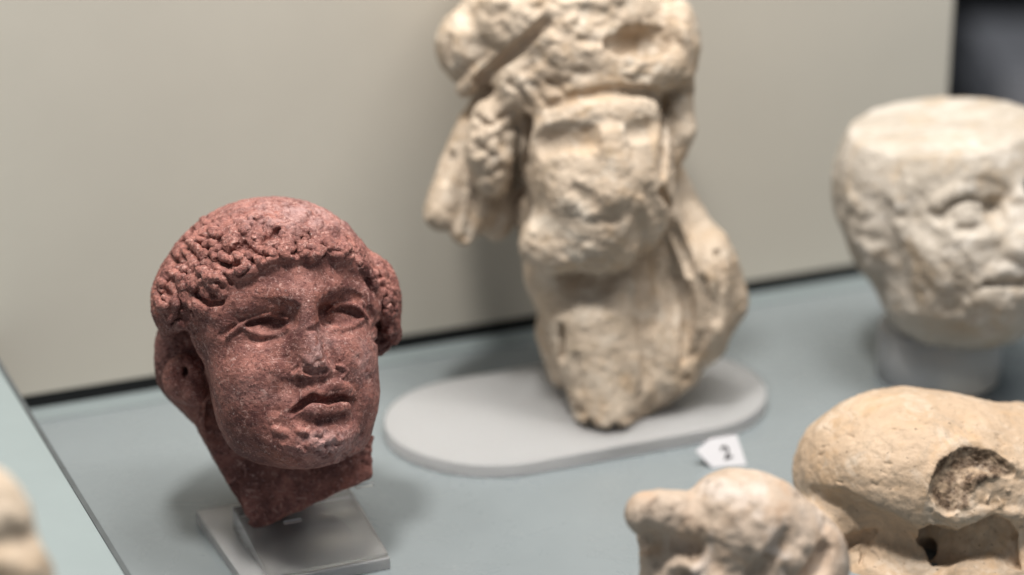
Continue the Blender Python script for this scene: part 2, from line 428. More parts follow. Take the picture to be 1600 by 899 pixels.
M_WALL = plain('wall_paint', (.62, .585, .515), .75, .3, .02, 6, .0002)
M_DECK = plain('deck_lacquer', (.205, .235, .25), .28, .45, .03, 9, .00003)
def dusty(m, sc=260, lim=.90, c=(.45, .45, .43)):            # sparse lint and crumbs
    nt = m.node_tree; bs = nt.nodes['Principled BSDF']; old = bs.inputs['Base Color'].links[0].from_socket; v = mapped(nt)
    vo = N(nt, 'ShaderNodeTexVoronoi', feature='F1'); vo.inputs['Scale'].default_value = sc; L(nt, v, vo.inputs['Vector'])
    f = mix(nt, 1.0, ramp(nt, vo.outputs['Distance'], [(.08, 1.), (.20, 0.)]), ramp(nt, vo.outputs['Color'], [(lim, 0.), (lim + .03, .8)]), 'MULTIPLY')
    L(nt, mix(nt, f, old, c), bs.inputs['Base Color'])
    L(nt, ramp(nt, noise(nt, v, 16, 6, .7, 1.), [(.35, .22), (.7, .40)]), bs.inputs['Roughness'])
dusty(M_DECK)
M_SLAB = plain('slab_lacquer', (.235, .28, .29), .33, .45, .03, 9, .00003)
M_BLACK = plain('gap_shade_black', (.010, .011, .012), .6, .3, .1, 50)  # near-black colour for the shade in the panel gap
M_EDGE = plain('grey_edging', (.07, .08, .085), .5, .4, .1, 50)
M_STEEL = plain('steel_pin', (.45, .46, .46), .3, .5, .05, 80); M_STEEL.node_tree.nodes['Principled BSDF'].inputs['Metallic'].default_value = .9
# ------------------------------------------------------------------ the case: deck, back panel, raised slab
def poly_obj(name, verts, faces, mat, base=None, bevel=0, parent=None, smooth=False):
    verts = np.array(verts, float); base = np.array([*(verts[:, :2].mean(0)), verts[:, 2].min()]) if base is None else np.array(base, float)
    me = bpy.data.meshes.new(name); me.from_pydata([tuple(v) for v in verts - base], [], faces); me.update()
    import bmesh
    bm = bmesh.new(); bm.from_mesh(me)
    bmesh.ops.recalc_face_normals(bm, faces=bm.faces)
    if bevel: bmesh.ops.bevel(bm, geom=list(bm.edges), offset=bevel, segments=3, profile=.6, affect='EDGES')
    bm.to_mesh(me); bm.free()
    me.materials.append(mat); o = bpy.data.objects.new(name, me); col.objects.link(o)
    if smooth or bevel: me.polygons.foreach_set('use_smooth', [len(p.vertices) > 99 or smooth for p in me.polygons])
    if parent: o.parent = parent; o.location = base - np.array(parent.location)
    else: o.location = base
    return o
BOX = [(0, 1, 2, 3), (4, 5, 6, 7), (0, 1, 5, 4), (1, 2, 6, 5), (2, 3, 7, 6), (3, 0, 4, 7)]
def prism(name, outline, z0, z1, mat, **k):
    n = len(outline); v = [(x, y, z0) for x, y in outline] + [(x, y, z1) for x, y in outline]
    f = [tuple(range(n)), tuple(range(n, 2 * n))] + [(i, (i + 1) % n, n + (i + 1) % n, n + i) for i in range(n)]
    return poly_obj(name, v, f, mat, **k)
WA = on_z(50, 641)[:2]; WB = on_z(1340, 433)[:2]
Wd = (WB - WA) / np.linalg.norm(WB - WA); Wn = np.array([-Wd[1], Wd[0]])      # along the back panel, and away from the viewer
ZS = 0.075
SA = on_z(0, 577, ZS)[:2]; SB = on_z(196, 899, ZS)[:2]; Sd = (SB - SA) / np.linalg.norm(SB - SA)
print('perp check', float(Wd @ Sd))
def P2(a, b): return tuple(WA + Wd * a + Wn * b)     # a along the panel, b behind it
# where the back panel ends on the right
def hit_wall(px, py):
    d = CR * (px - 800) / FPX + CU * (449.5 - py) / FPX + CF
    o2 = CP[:2] - WA; t = -(o2 @ Wn) / (d[:2] @ Wn); p = CP + d * t
    return (p[:2] - WA) @ Wd, p[2]
aE, zE = hit_wall(1487, 60); print('wall end', aE, zE, 'deck dist', (WA, WB))
GAP = .006
deck = prism('deck', [P2(-1.2, -1.6), P2(2.2, -1.6), P2(2.2, .25), P2(-1.2, .25)], -.03, 0, M_DECK); tag(deck, 'grey-blue lacquered floor of the display case', None, kind='structure')
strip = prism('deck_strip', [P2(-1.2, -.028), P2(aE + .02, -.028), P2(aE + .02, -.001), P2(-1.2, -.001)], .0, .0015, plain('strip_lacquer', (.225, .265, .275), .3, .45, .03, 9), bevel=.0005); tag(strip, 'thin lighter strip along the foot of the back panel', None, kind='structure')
gap = prism('gap_shade_strip', [P2(-1.2, .001), P2(aE - .002, .001), P2(aE - .002, .018), P2(-1.2, .018)], .0, .0145, M_BLACK); tag(gap, 'black strip painted as the shade of the gap under the back panel', None, kind='structure')  # gap is filled; its shadow line is painted as a near-black strip
wall = prism('back_wall', [P2(-1.2, 0), P2(aE, 0), P2(aE, .02), P2(-1.2, .02)], .0145, 1.25, M_WALL, bevel=.001); tag(wall, 'pale beige back panel of the display case', None, kind='structure')
sp_ = np.array([Sd[1], -Sd[0]]); sp_ = sp_ if sp_[0] < 0 else -sp_
far = SA - Sd * .12
outl = [tuple(far), tuple(SB + Sd * .5), tuple(SB + Sd * .5 + sp_ * .7), tuple(far + sp_ * .7)]
slab = prism('raised_slab', outl, .003, ZS, M_SLAB, bevel=.0015)
tag(slab, 'raised blue-grey slab with a dark edge at the left of the case', 'plinth')
outl2 = [tuple(far - sp_ * .0045), tuple(SB + Sd * .5 - sp_ * .0045), tuple(SB + Sd * .5 + sp_ * .001 - sp_ * .0015), tuple(far - sp_ * .0005)]
edge = prism('edging', outl2, .003, ZS - .001, M_EDGE, parent=slab)
# the dim gallery beyond the end of the panel
room_floor = prism('gallery_floor', [(-3, 3.2), (6, 3.2), (6, 9.5), (-3, 9.5)], -1.0, -.95, plain('dark_floor', (.03, .03, .033), .4, .4, .1, 3)); tag(room_floor, 'dark gallery floor beyond the case', None, kind='structure')
room_wall = prism('gallery_wall', [(-3, 9.2), (6, 9.2), (6, 9.4), (-3, 9.4)], -1.0, 3.5, plain('dark_wall', (.012, .014, .018), .8, .3, .1, 2)); tag(room_wall, 'dark far wall of the gallery', None, kind='structure')
# ------------------------------------------------------------------ red porphyry head
def build_red():
    s = Sculpt(425, 510, 1.915, (-215, -235, -345), (225, 235, 225), 1.45)
    s.frame(425, 510, 0, yaw=22, roll=8, pitch=2)
    H = s.H
    # neck and nape
    s.tube([s.v(452, 600, -4), s.v(467, 700, -20), s.v(490, 860, -36)], [116, 121, 110], k=5)
    s.tube([s.v(330, 585, 85), s.v(384, 690, 60), s.v(448, 815, 26)], [74, 60, 46], k=30)
    s.tube([s.v(420, 560, 120), s.v(430, 700, 110)], [95, 80], k=25)
    # skull
    s.ell((0, -10, 55), (150, 186, 128), k=20)
    # hair shell with a window for the face
    s.ell((3, -8, 54), (165, 197, 147), k=8)
    s.ell(s.v(585, 480, 20), (40, 80, 78), k=26, head=False)
    s.ell(s.v(286, 472, 0), (44, 110, 60), k=22, head=False)
    s.ell(s.v(288, 580, 90), (42, 60, 50), k=20, head=False)
    win = [(327, 488), (345, 455), (372, 432), (395, 424), (420, 412), (440, 403), (460, 409), (490, 405), (515, 408), (540, 408), (556, 420), (574, 436),
           (588, 455), (597, 490), (606, 530), (614, 548), (640, 560), (660, 900), (320, 900), (322, 600), (318, 560), (322, 520)]
    s.poly(win, 'sub', k=5, zlo=-400, zhi=25, nz=3, ns=22)
    s.poly([(330, 480), (318, 498), (300, 508), (282, 514), (262, 524), (236, 524), (190, 534), (190, 900), (400, 900), (400, 480)], 'sub', k=5, zlo=-400, zhi=8, nz=3, ns=20)
    # face masses
    s.ell((8, 40, -46), (130, 134, 172), k=22)
    s.ell((2, 58, 58), (140, 128, 122), k=12)                 # forehead
    s.ell((98, 66, 10), (48, 80, 70), k=20); s.ell((-96, 64, 10), (44, 72, 66), k=20)     # temples
    for e in (-1, 1):
        s.ell((e * 62, 92, -66), (62, 60, 58), k=30)         # cheeks
        s.ell((e * 74 + 5, 62, -130), (48, 70, 60), k=36)        # jaw
    s.ell((0, 110, -172), (72, 60, 54), k=26)                # chin
    s.ell((0, 124, -128), (58, 46, 42), k=26)                # muzzle
    s.ell(s.v(276, 545, 62), (32, 44, 52), k=16, head=False)
    s.ell(s.v(468, 682, -42), (104, 62, 44), k=30, head=False)
    # ear slab
    s.ell(s.v(290, 594, -6), (35, 34, 38), k=6, head=False); s.ell(s.v(318, 590, 10), (22, 34, 36), k=10, head=False)
    s.ell(s.v(303, 615, -22), (19, 22, 20), k=10, head=False)
    s.ell(s.v(281, 580, -46), (16, 18, 20), 'sub', k=10, head=False)
    s.ell(s.v(289, 580, -32), (7.5, 34, 10.5), 'sub', k=3, head=False)
    s.ell(s.v(600, 583, 60), (11, 24, 15), k=8, head=False)
    # brow, sockets
    for e in (-1, 1):
        s.ell((e * 55, 180, 1), (44, 36, 21), 'sub', k=26)
        s.ell((e * 28, 186, 8), (15, 34, 19), 'sub', k=14)
    s.ell((0, 166, 14), (24, 27, 46), k=22)                  # nose root
    s.ell((0, 168, -52), (22, 27, 40), k=20)                 # stump of the nose
    s.ell((0, 168, -80), (30, 20, 15), k=12)                 # wings
    s.ell((-57, 103, -9), (47, 50, 35), k=6)                 # eyeballs
    s.ell((57, 103, -8), (47, 50, 35), k=6)
    s.snap(225, 300, 630, 840)
    rng = np.random.default_rng(5)
    # brow ridges follow the photograph
    s.ps([(340, 492), (352, 478), (375, 468), (402, 463), (432, 461), (455, 462)], 24, 3.5)
    s.ps([(500, 462), (515, 453), (535, 448), (556, 450), (574, 462), (584, 480)], 22, 3.5)
    s.ps([(396, 477), (420, 473), (445, 474), (460, 480)], 12, -3)
    s.ps([(382, 484), (405, 479), (430, 478)], 17, 9); s.ps([(540, 466), (560, 474)], 12, 5)
    s.ps([(456, 486), (455, 500)], 17, -13)
    s.ps([(510, 466), (528, 460), (546, 461), (560, 469)], 12, -4)
    s.ps([(508, 486), (509, 502)], 16, -11)
    s.ps([(577, 484), (580, 494)], 9, -7)
    s.ps([(348, 524), (366, 512)], 9, -5)
    # mouth
    s.ps([(476, 618), (488, 609), (500, 612), (520, 605), (538, 609), (546, 615)], 13, 6)
    s.ps([(515, 602), (530, 601), (542, 606)], 11, 9)
    s.ps([(486, 599), (488, 604)], 7, -4)
    s.ps([(482, 640), (496, 636), (515, 633), (533, 634), (542, 637)], 12, 10); s.ps([(500, 643), (520, 641)], 14, 5)
    s.ps([(492, 646), (512, 643), (530, 643)], 10, 5)
    s.ps([(500, 658), (516, 655), (534, 653)], 11, -16)
    s.ps([(487, 673), (503, 667), (518, 663)], 3, -5)
    s.ps([(466, 655), (482, 664), (540, 664)], 12, -4)
    s.ps([(442, 602), (432, 620), (430, 640)], 16, -3)      # naso-labial
    # the fringe: worn roll, then drilled locks
    s.ps([(345, 425), (372, 412), (400, 402), (435, 390), (470, 392), (505, 390), (535, 392)], 22, 6)
    s.ridge([(300, 384), (322, 366), (352, 366), (372, 372)], 20, 9, 12); s.ridge([(390, 352), (420, 346), (448, 352), (462, 364)], 22, 7, 14)
    s.ridge([(290, 440), (318, 436), (342, 440)], 20, 12, 8); s.ridge([(262, 478), (290, 470), (318, 478)], 18, 10, 8); s.ridge([(252, 505), (275, 500)], 16, 9, 8)
    s.ridge([(268, 402), (262, 430)], 16, 7, 8); s.ridge([(300, 412), (325, 420)], 14, 6, 8)
    for pts, r, a in [([(362, 414), (376, 424), (392, 424)], 12, 12), ([(396, 400), (411, 408), (424, 402)], 13, 13), ([(430, 390), (446, 400), (459, 398)], 12, 11),
                      ([(470, 392), (484, 401), (498, 396)], 12, 13), ([(514, 388), (525, 399), (537, 396)], 15, 16), ([(402, 374), (418, 386)], 13, 9), ([(382, 366), (372, 380)], 13, 10),
                      ([(344, 446), (356, 430)], 11, 9), ([(560, 412), (572, 425), (582, 445)], 11, 8), ([(592, 430), (604, 455), (611, 480)], 17, 8), ([(600, 500), (606, 530)], 14, 5),
                      ([(545, 372), (556, 392)], 13, 4), ([(350, 404), (366, 398)], 11, 7), ([(440, 370), (452, 382)], 11, 6), ([(488, 374), (500, 384)], 11, 5), ([(590, 410), (598, 425)], 12, 4)]:
        s.ridge(pts, r, a, 4)
    s.snap(225, 300, 630, 840, 3)
    # lids
    s.ridge([(356, 527), (376, 509), (389, 497), (405, 490), (421, 487), (436, 490), (450, 497)], 4.2, 7.5, 3, [.7, 1, 1, 1, 1, .9, .6])
    s.ridge([(384, 513), (392, 518), (406, 523), (420, 525), (438, 521), (452, 513)], 4.5, 4, 4)
    s.ps([(390, 506), (405, 500), (421, 498), (440, 501)], 9, -4)
    s.ridge([(512, 488), (522, 480), (531, 475), (543, 473), (554, 476), (564, 484), (573, 498)], 3.8, 7, 3, [.6, .9, 1, 1, 1, 1, .7])
    s.ridge([(506, 509), (520, 514), (534, 514), (549, 510), (565, 500)], 4.5, 4, 4)
    s.ps([(522, 488), (538, 484), (551, 486), (561, 492)], 9, -4)
    s.ps([(512, 523), (534, 526), (553, 520)], 8, -2); s.ps([(386, 528), (408, 533), (432, 531)], 8, -2)
    # broken nose
    s.ps([(484, 516), (500, 511)], 6, -7)
    s.ps([(500, 515), (512, 543), (524, 568)], 13, -8)
    s.ps([(476, 560), (484, 566)], 8, 3); s.ps([(497, 556), (505, 566)], 7, 3)
    s.cut([(466, 592), (467, 594)], 4.5, 8, 2); s.ps([(457, 581), (464, 574)], 4, -4, 2)
    s.cut([(480, 580), (493, 583), (509, 582)], 6.2, 10, 3); s.ps([(476, 594), (504, 595)], 9, -5)
    s.ell(s.v(521, 581, -180), (8.5, 30, 8), 'sub', k=2, head=False)
    s.ridge([(526, 571), (536, 574), (541, 582), (535, 590)], 3.2, 4, 2)
    s.cut([(459, 643), (468, 636), (478, 628), (489, 622), (500, 625), (513, 626), (528, 622), (540, 623), (548, 627)], 6, 14, 3, rads=[.6, .9, 1.05, 1.2, 1.1, 1.05, 1.1, .9, .6])
    s.ps([(455, 646), (460, 642)], 7, -4); s.ps([(548, 627), (552, 629)], 8, -8)
    # chin damage
    s.ps([(500, 692), (530, 690), (550, 678)], 26, 5)
    for _ in range(60):
        x, y = rng.normal(514, 32), rng.normal(692, 15)
        s.ps([(x, y), (x + rng.normal(0, 7), y + rng.normal(0, 4))], rng.uniform(4, 9), rng.choice([-1, 1]) * rng.uniform(2, 4.5), rng.choice([0, 2]))
    for x, y, r, a in [(380, 590, 30, 2.), (350, 560, 7, -1.5), (378, 700, 6, -1), (560, 560, 9, -2), (575, 580, 12, 2), (550, 600, 7, -1.5), (430, 575, 16, 2), (445, 560, 8, -2)]:
        s.ps([(x, y)], r, a)
    for pts, r, a in [([(336, 394), (352, 395), (366, 391), (378, 383)], 6.5, 11), ([(382, 385), (396, 391), (406, 386), (412, 376), (425, 369), (436, 358)], 6.5, 11), ([(296, 358), (312, 380), (330, 397), (345, 405)], 8, 12),
                      ([(343, 408), (358, 416), (370, 411)], 9, 15), ([(371, 432), (386, 419), (394, 408)], 4.5, 8), ([(426, 386), (421, 398), (412, 405)], 4.5, 9), ([(452, 371), (461, 381), (456, 394)], 5, 9),
                      ([(459, 384), (464, 400)], 4.5, 9), ([(503, 382), (507, 402)], 4.5, 9), ([(468, 371), (484, 369)], 5, 7), ([(541, 402), (551, 396)], 5, 9), ([(271, 423), (288, 426)], 7, 13),
                      ([(266, 399), (279, 411)], 6, 8), ([(257, 454), (266, 462)], 7, 12), ([(256, 476), (246, 452), (252, 436)], 4, 7), ([(254, 447), (263, 440)], 4.5, 6), ([(308, 460), (324, 472), (343, 469)], 8, 13),
                      ([(284, 480), (299, 488)], 8, 11), ([(265, 508), (278, 505)], 7, 12), ([(277, 436), (278, 470), (281, 504)], 3.5, 8), ([(336, 437), (346, 448)], 5, 8), ([(352, 431), (361, 443)], 3.5, 7),
                      ([(260, 380), (284, 375), (294, 388)], 5.5, 8), ([(318, 353), (335, 348)], 3.5, 3), ([(375, 334), (392, 332)], 3, 3), ([(383, 358), (400, 349)], 4.5, 6), ([(574, 438), (582, 456)], 5, 7),
                      ([(587, 416), (595, 434)], 4, 7), ([(604, 466), (600, 490), (606, 508)], 7, 8), ([(598, 540), (606, 518)], 5, 5), ([(353, 358), (342, 376)], 4, 6), ([(300, 393), (311, 410), (305, 428)], 4.5, 6),
                      ([(325, 412), (336, 426)], 4.5, 6), ([(243, 492), (243, 510)], 4.5, 5), ([(434, 400), (438, 386)], 3.5, 6), ([(476, 386), (488, 390)], 3.5, 5), ([(400, 398), (411, 396)], 3.5, 6), ([(370, 404), (383, 408)], 3.5, 6),
                      ([(520, 391), (531, 392)], 3, 4), ([(327, 372), (340, 384)], 4, 5), ([(410, 350), (400, 362)], 4, 5), ([(440, 358), (446, 366)], 4, 5), ([(286, 400), (292, 412)], 4, 6), ([(595, 445), (606, 452)], 4, 5), ([(612, 470), (616, 500)], 4, 4)]:
        s.cut(pts, r, a, 2.5)
    for pts, r, a in [([(268, 490), (248, 498), (244, 510), (256, 520), (274, 518), (282, 506)], 5.5, 5), ([(246, 489), (258, 480), (274, 476)], 5.5, 4), ([(284, 508), (294, 510), (304, 499)], 5, 4), ([(300, 447), (318, 456), (338, 466), (350, 460)], 7, 7),
                      ([(243, 440), (243, 460), (250, 478)], 5.5, 4), ([(264, 388), (257, 405), (262, 422), (284, 432)], 5.5, 5), ([(345, 398), (358, 404)], 5, 4), ([(300, 380), (322, 398)], 5, 3), ([(362, 397), (381, 404), (387, 416), (374, 425)], 4.5, 4),
                      ([(410, 391), (426, 394), (431, 403), (416, 413)], 4.5, 4), ([(470, 386), (480, 382), (492, 387), (497, 398)], 4, 3.5), ([(445, 382), (438, 393), (448, 403)], 4, 3.5), ([(515, 388), (530, 384), (539, 393)], 4, 3.5)]:
        s.ridge(pts, r * .95, a * .7, 4)
    def curl(x, y, cr, n, r, a):
        t = rng.uniform(0, 6.28); (s.ridge if a > 0 else s.cut)([(x + cr * math.cos(t + q), y + cr * .9 * math.sin(t + q)) for q in np.linspace(0, n, 6)], r, abs(a), 3)
    for _ in range(28):
        x, y = rng.uniform(238, 350), rng.uniform(350, 505)
        if y < 500 - (x - 240) * .2 and y > 545 - .62 * x and not (x > 300 and y > 430 and x - 300 > 505 - y):
            curl(x, y, rng.uniform(8, 15), rng.uniform(1.5, 3.2), rng.uniform(4.5, 7), rng.choice([-1, -1, -1, 1]) * rng.uniform(3, 6))
    for _ in range(20): curl(rng.uniform(588, 618), rng.uniform(415, 540), rng.uniform(5, 9), 2.4, rng.uniform(3, 5), rng.choice([-1, 1]) * rng.uniform(1.5, 3))
    for _ in range(40):
        x, y = rng.uniform(375, 560), rng.uniform(345, 385)
        curl(x, y, rng.uniform(5, 10), 2.0, rng.uniform(3, 4.5), rng.choice([-1, 1]) * rng.uniform(1, 2.4) * (0.5 if x > 530 else 1))
    for _ in range(64):                                    # faint combed strands over the crown
        t = rng.uniform(-1.25, 1.25); d0 = rng.uniform(20, 120); x = 430 + math.sin(t) * d0 * 1.35; y = 300 + math.cos(t) * d0 * .5 + 6
        if y < 362: s.cut([(x, y), (x + math.sin(t + .3) * 12, y + math.cos(t) * 9), (x + math.sin(t + .8) * 20, y + math.cos(t) * 18)], rng.uniform(2, 3.5), rng.uniform(1.2, 2.6), 2)
    for _ in range(80):
        x, y = rng.uniform(300, 570), rng.uniform(316, 372); s.ps([(x, y), (x + rng.normal(0, 6), y + rng.normal(0, 5))], rng.uniform(6, 13), rng.choice([-1, 1]) * rng.uniform(2, 4.5))
    s.ps([(557, 365), (562, 378)], 13, -9); s.ps([(578, 386), (566, 374)], 6, -5)
    # cut of the neck
    s.plane(s.v(500, 787, 0), (.41, .05, -.91), k=5, nz=2.0, ns=25)
    s.poly([(286, 646), (304, 664), (318, 690), (328, 715), (340, 742), (350, 772), (364, 797), (380, 815), (396, 827), (385, 880), (270, 880), (270, 646)], 'sub', k=8, nz=2, ns=14)
    s.poly([(347, 752), (357, 757), (366, 753), (374, 752), (377, 775), (384, 803), (392, 812), (378, 822), (330, 800), (330, 752)], 'sub', k=2, zlo=-160, zhi=42, nz=1.5, ns=10)
    s.ps([(385, 800), (400, 812)], 12, 3)
    V, Q = s.mesh(); V = relax(V, Q, 2, .5)
    Nn = vnormals(V, Q)
    # vertex relief: hair coarse, face fine
    q = 1 + V[:, 1] / FPX; PX = (V[:, 0] + (s.cx - 800)) / q + 800; PY = -(V[:, 2] - (s.cy - 449.5)) / q + 449.5
    fm = s.poly(win, 'sub'); s.ops.pop()
    dface = fm(V); front = V[:, 1] < 30
    hairy = np.where(front, np.clip(dface / 8, 0, 1), 1.0) * np.clip((620 - PY) / 40, 0, 1)
    chin = np.exp(-(((PX - 515) / 42) ** 2 + ((PY - 692) / 22) ** 2)); nose = np.exp(-(((PX - 500) / 22) ** 2 + ((PY - 550) / 32) ** 2))
    rough = np.clip(hairy * .9 + chin * .8 + nose * .5, 0, 1)
    d = fbm(V, 9, 4, .6) * (1.0 + 2.0 * rough) * .55 + fbm(V + 50, 4.5, 2, .6) * .45 - 1.6 * np.clip(fbm(V + 9, 7, 2) - .42, 0, 1) + fbm(V, 34, 3, .5) * 1.2 + ridged(V + 6 * perlin(V / 13)[:, None], 10, 3) * 2.1 * hairy * np.clip((395 - PY) / -30 + 1.4, .6, 1)
    V = V + Nn * d[:, None]
    o = to_object('porphyry_sculpture', s, V, Q, M_RED)
    crown = np.exp(-(((PX - 470) / 90) ** 2 + ((PY - 335) / 26) ** 2)) * front; cheek = .5 * np.exp(-(((PX - 575) / 26) ** 2 + ((PY - 570) / 40) ** 2))
    wear = np.clip((chin + nose * .8 + crown * .8 + cheek) * front, 0, 1)
    at_ = o.data.attributes.new('wear', 'FLOAT', 'POINT'); at_.data.foreach_set('value', wear.astype(np.float32))
    tag(o, 'red porphyry head of a curly-haired youth with broken nose on a clear block', 'sculpture')
    return s, o
if want('red'): RED, red_head = build_red()
# ------------------------------------------------------------------ bearded veiled head on its oval plate
def relief(V, Nn, fine=1., coarse=1., extra=None):
    d = fbm(V, 11, 4, .6) * 1.5 * fine + fbm(V + 31, 38, 3, .5) * 3.0 * coarse
    if extra is not None: d = d + extra
    return V + Nn * d[:, None]
def finish(s, mat, name='marble_sculpture', it=1, fine=1., coarse=1., extra=None, ybase=None):
    V, Q = s.mesh(); V = relax(V, Q, it, .5); Nn = vnormals(V, Q)
    V = relief(V, Nn, fine, coarse, extra(V) if extra else None)
    return to_object(name, s, V, Q, mat)
def build_veiled():
    s = Sculpt(900, 350, 2.15, (-255, -190, -335), (270, 250, 430), 2.3)
    v = s.v
    s.frame(922, 230, 0, yaw=14, roll=6, pitch=4)
    # neck, bust stump
    s.tube([v(903, 330, 40), v(912, 430, 38), v(938, 500, 38), v(960, 560, 40)], [98, 92, 78, 76], k=20)
    s.ell(v(928, 200, 55), (136, 90, 185), k=20, head=False); s.tube([v(985, 260, 70), v(1050, 440, 70)], [70, 60], k=20)
    s.tube([v(770, 170, 50), v(765, 330, 45)], [40, 34], k=20)
    s.ell(v(1000, 545, 44), (104, 70, 116), k=24, head=False)
    s.tube([v(920, 440, 6), v(930, 540, 0), v(948, 650, -4)], [78, 66, 50], k=24)
    s.ell(v(1106, 432, 40), (46, 85, 74), k=12, head=False)
    s.ell(v(1105, 500, 50), (38, 80, 70), k=20, head=False)
    s.tube([v(1040, 300, 60), v(1085, 400, 60), v(1120, 470, 50)], [40, 50, 50], k=25)
    s.tube([v(885, 440, 90), v(872, 520, 90), v(880, 585, 80)], [44, 36, 22], k=12)
    # skull
    s.ell((0, 10, 20), (118, 132, 160), k=10)
    s.ell(v(885, 40, 40), (172, 170, 128), k=20, head=False)        # cap
    s.ell(v(885, -60, 50), (150, 150, 110), k=40, head=False)
    # face
    s.ell((0, 30, -40), (110, 116, 160), k=18)
    s.ell(v(955, 105, -55), (115, 62, 52), k=20, head=False)
    s.ell((0, 70, -104), (84, 60, 84), k=40)                      # beard stump
    s.ell((0, 52, -40), (100, 88, 120), k=30)
    s.ell(v(906, 378, -60), (94, 58, 60), k=22, head=False, nz=4, ns=26)
    # roll of the cap at upper left
    s.ell(v(738, 72, 20), (58, 80, 62), k=10, head=False)
    s.tube([v(725, 140, -10), v(752, 118, -40), v(790, 90, -66)], [13, 17, 14], k=8)
    # hair rolls
    s.tube([v(772, 190, -40), v(765, 235, -38), v(772, 282, -30)], [37, 40, 27], k=8)
    s.ell(v(905, 82, -84), (78, 54, 46), k=26, head=False, Rm=rot(roll=-14)); s.ell(v(824, 128, -62), (50, 50, 50), k=26, head=False, Rm=rot(roll=-40))
    s.ell(v(850, 40, -60), (90, 60, 50), k=30, head=False)
    s.tube([v(1058, 150, -20), v(1062, 205, -20), v(1052, 248, -14)], [24, 26, 17], k=8)
    s.tube([v(945, 120, -98), v(990, 124, -96), v(1040, 106, -72)], [15, 18, 26], k=24)
    s.ell(v(1060, 70, -30), (34, 60, 70), k=16, head=False)
    # veil: left flaps
    s.tube([v(742, 190, 30), v(712, 270, 25), v(688, 335, 18)], [26, 30, 27], k=12)
    s.tube([v(752, 250, 20), v(748, 320, 25), v(724, 362, 20)], [26, 34, 22], k=12)
    s.tube([v(775, 300, 40), v(775, 350, 40)], [28, 26], k=12)
    s.tube([v(1028, 270, 20), v(1052, 340, 0), v(1082, 425, -12)], [12, 17, 14], k=10)
    s.snap(655, -70, 1160, 680, 5)
    # carve
    for pts, r, a in [([(822, 188), (820, 240), (814, 300)], 12, 30), ([(856, 166), (900, 150), (960, 142), (1022, 146)], 8, 10), ([(1036, 165), (1040, 220), (1036, 268)], 9, 20), ([(1036, 170), (1038, 215), (1034, 262)], 9, 14), ([(1036, 300), (1052, 360), (1076, 425)], 8, 16),
                      ([(850, 38), (800, 82), (752, 132)], 11, 18), ([(742, 300), (734, 345), (730, 372)], 6, 9), ([(704, 246), (694, 280)], 9, 10),
                      ([(1096, 440), (1104, 470), (1100, 520), (1084, 556)], 9, 10), ([(1122, 395), (1130, 440), (1122, 500)], 7, 9), ([(1068, 440), (1074, 500), (1070, 560)], 9, 12), ([(990, 460), (1004, 530), (1010, 600)], 9, 9), ([(1010, 520), (1020, 580), (1000, 620)], 8, 6), ([(900, 560), (905, 610)], 7, 5), ([(1035, 440), (1050, 500), (1060, 540)], 6, 4),
                      ([(876, 512), (876, 560)], 7, 18), ([(985, 66), (1000, 62), (1020, 68)], 26, 30), ([(960, 70), (1010, 78)], 16, 20), ([(700, 60), (702, 95)], 7, 6), ([(758, 150), (738, 152)], 8, 10)]:
        s.cut(pts, r, a, 6)
    s.ps([(856, 222), (880, 218), (915, 220)], 30, -26); s.ps([(992, 206), (1015, 202)], 22, -20); s.ps([(870, 220), (912, 222)], 18, -10); s.ps([(872, 232), (900, 236), (925, 234)], 12, 7)
    s.ps([(846, 205), (880, 184), (930, 172), (975, 172), (1020, 168)], 24, 7)
    s.ps([(955, 215), (962, 255), (956, 310)], 30, 14); s.ps([(945, 300), (970, 302)], 26, 8); s.ps([(905, 300), (925, 320)], 18, -5)
    s.ps([(960, 345), (925, 348)], 14, -5); s.ps([(860, 270), (880, 300)], 50, 6); s.ps([(990, 270), (1000, 300)], 36, 6); s.ps([(1000, 340), (990, 380)], 20, -10)
    s.ps([(1030, 150), (1000, 142), (940, 146), (880, 160)], 18, -4)
    # under the beard
    s.poly([(780, 420), (812, 425), (850, 440), (878, 428), (905, 420), (935, 434), (975, 424), (1003, 402), (1030, 470), (1010, 620), (800, 620)], 'sub', k=14, zlo=-260, zhi=lambda P: -38 - 75 * np.clip((350 - P[:, 2] - 430) / 90, 0, 1) ** 1.0 - 200 * np.clip((350 - P[:, 2] - 540) / 60, 0, 1), nz=5, ns=24)
    s.ps([(840, 466), (900, 458), (965, 452)], 44, -12); s.ps([(1008, 360), (1004, 440), (1012, 500)], 26, -16); s.ps([(1015, 300), (1030, 370), (1052, 430)], 18, -10)
    # hair strands
    rng = np.random.default_rng(3)
    for i in range(3):
        x = 806 + i * 34 + rng.normal(0, 4); y = 158 - i * 8 + rng.normal(0, 4); l = rng.uniform(16, 26)
        s.cut([(x - l * .9, y - l * .7), (x - 2, y - 4), (x + l * .5, y + l * .8)], rng.uniform(3.5, 6), rng.uniform(4, 8), 5)
    for i in range(3): s.cut([(742, 185 + i * 22 + rng.normal(0, 5)), (766, 196 + i * 22), (790, 178 + i * 23 + rng.normal(0, 6))], rng.uniform(3.5, 6), rng.uniform(3, 7), 6)
    for _ in range(36):
        x, y = rng.uniform(745, 800), rng.uniform(165, 290); s.ps([(x, y), (x + rng.normal(0, 10), y + rng.normal(0, 10))], rng.uniform(8, 14), rng.choice([-1, 1]) * rng.uniform(2, 5))
    for _ in range(34):
        x, y = rng.uniform(830, 1010), rng.uniform(240, 420); s.ps([(x, y), (x + rng.normal(0, 8), y + rng.normal(0, 12))], rng.uniform(9, 18), rng.choice([-1, 1]) * rng.uniform(1.5, 3))
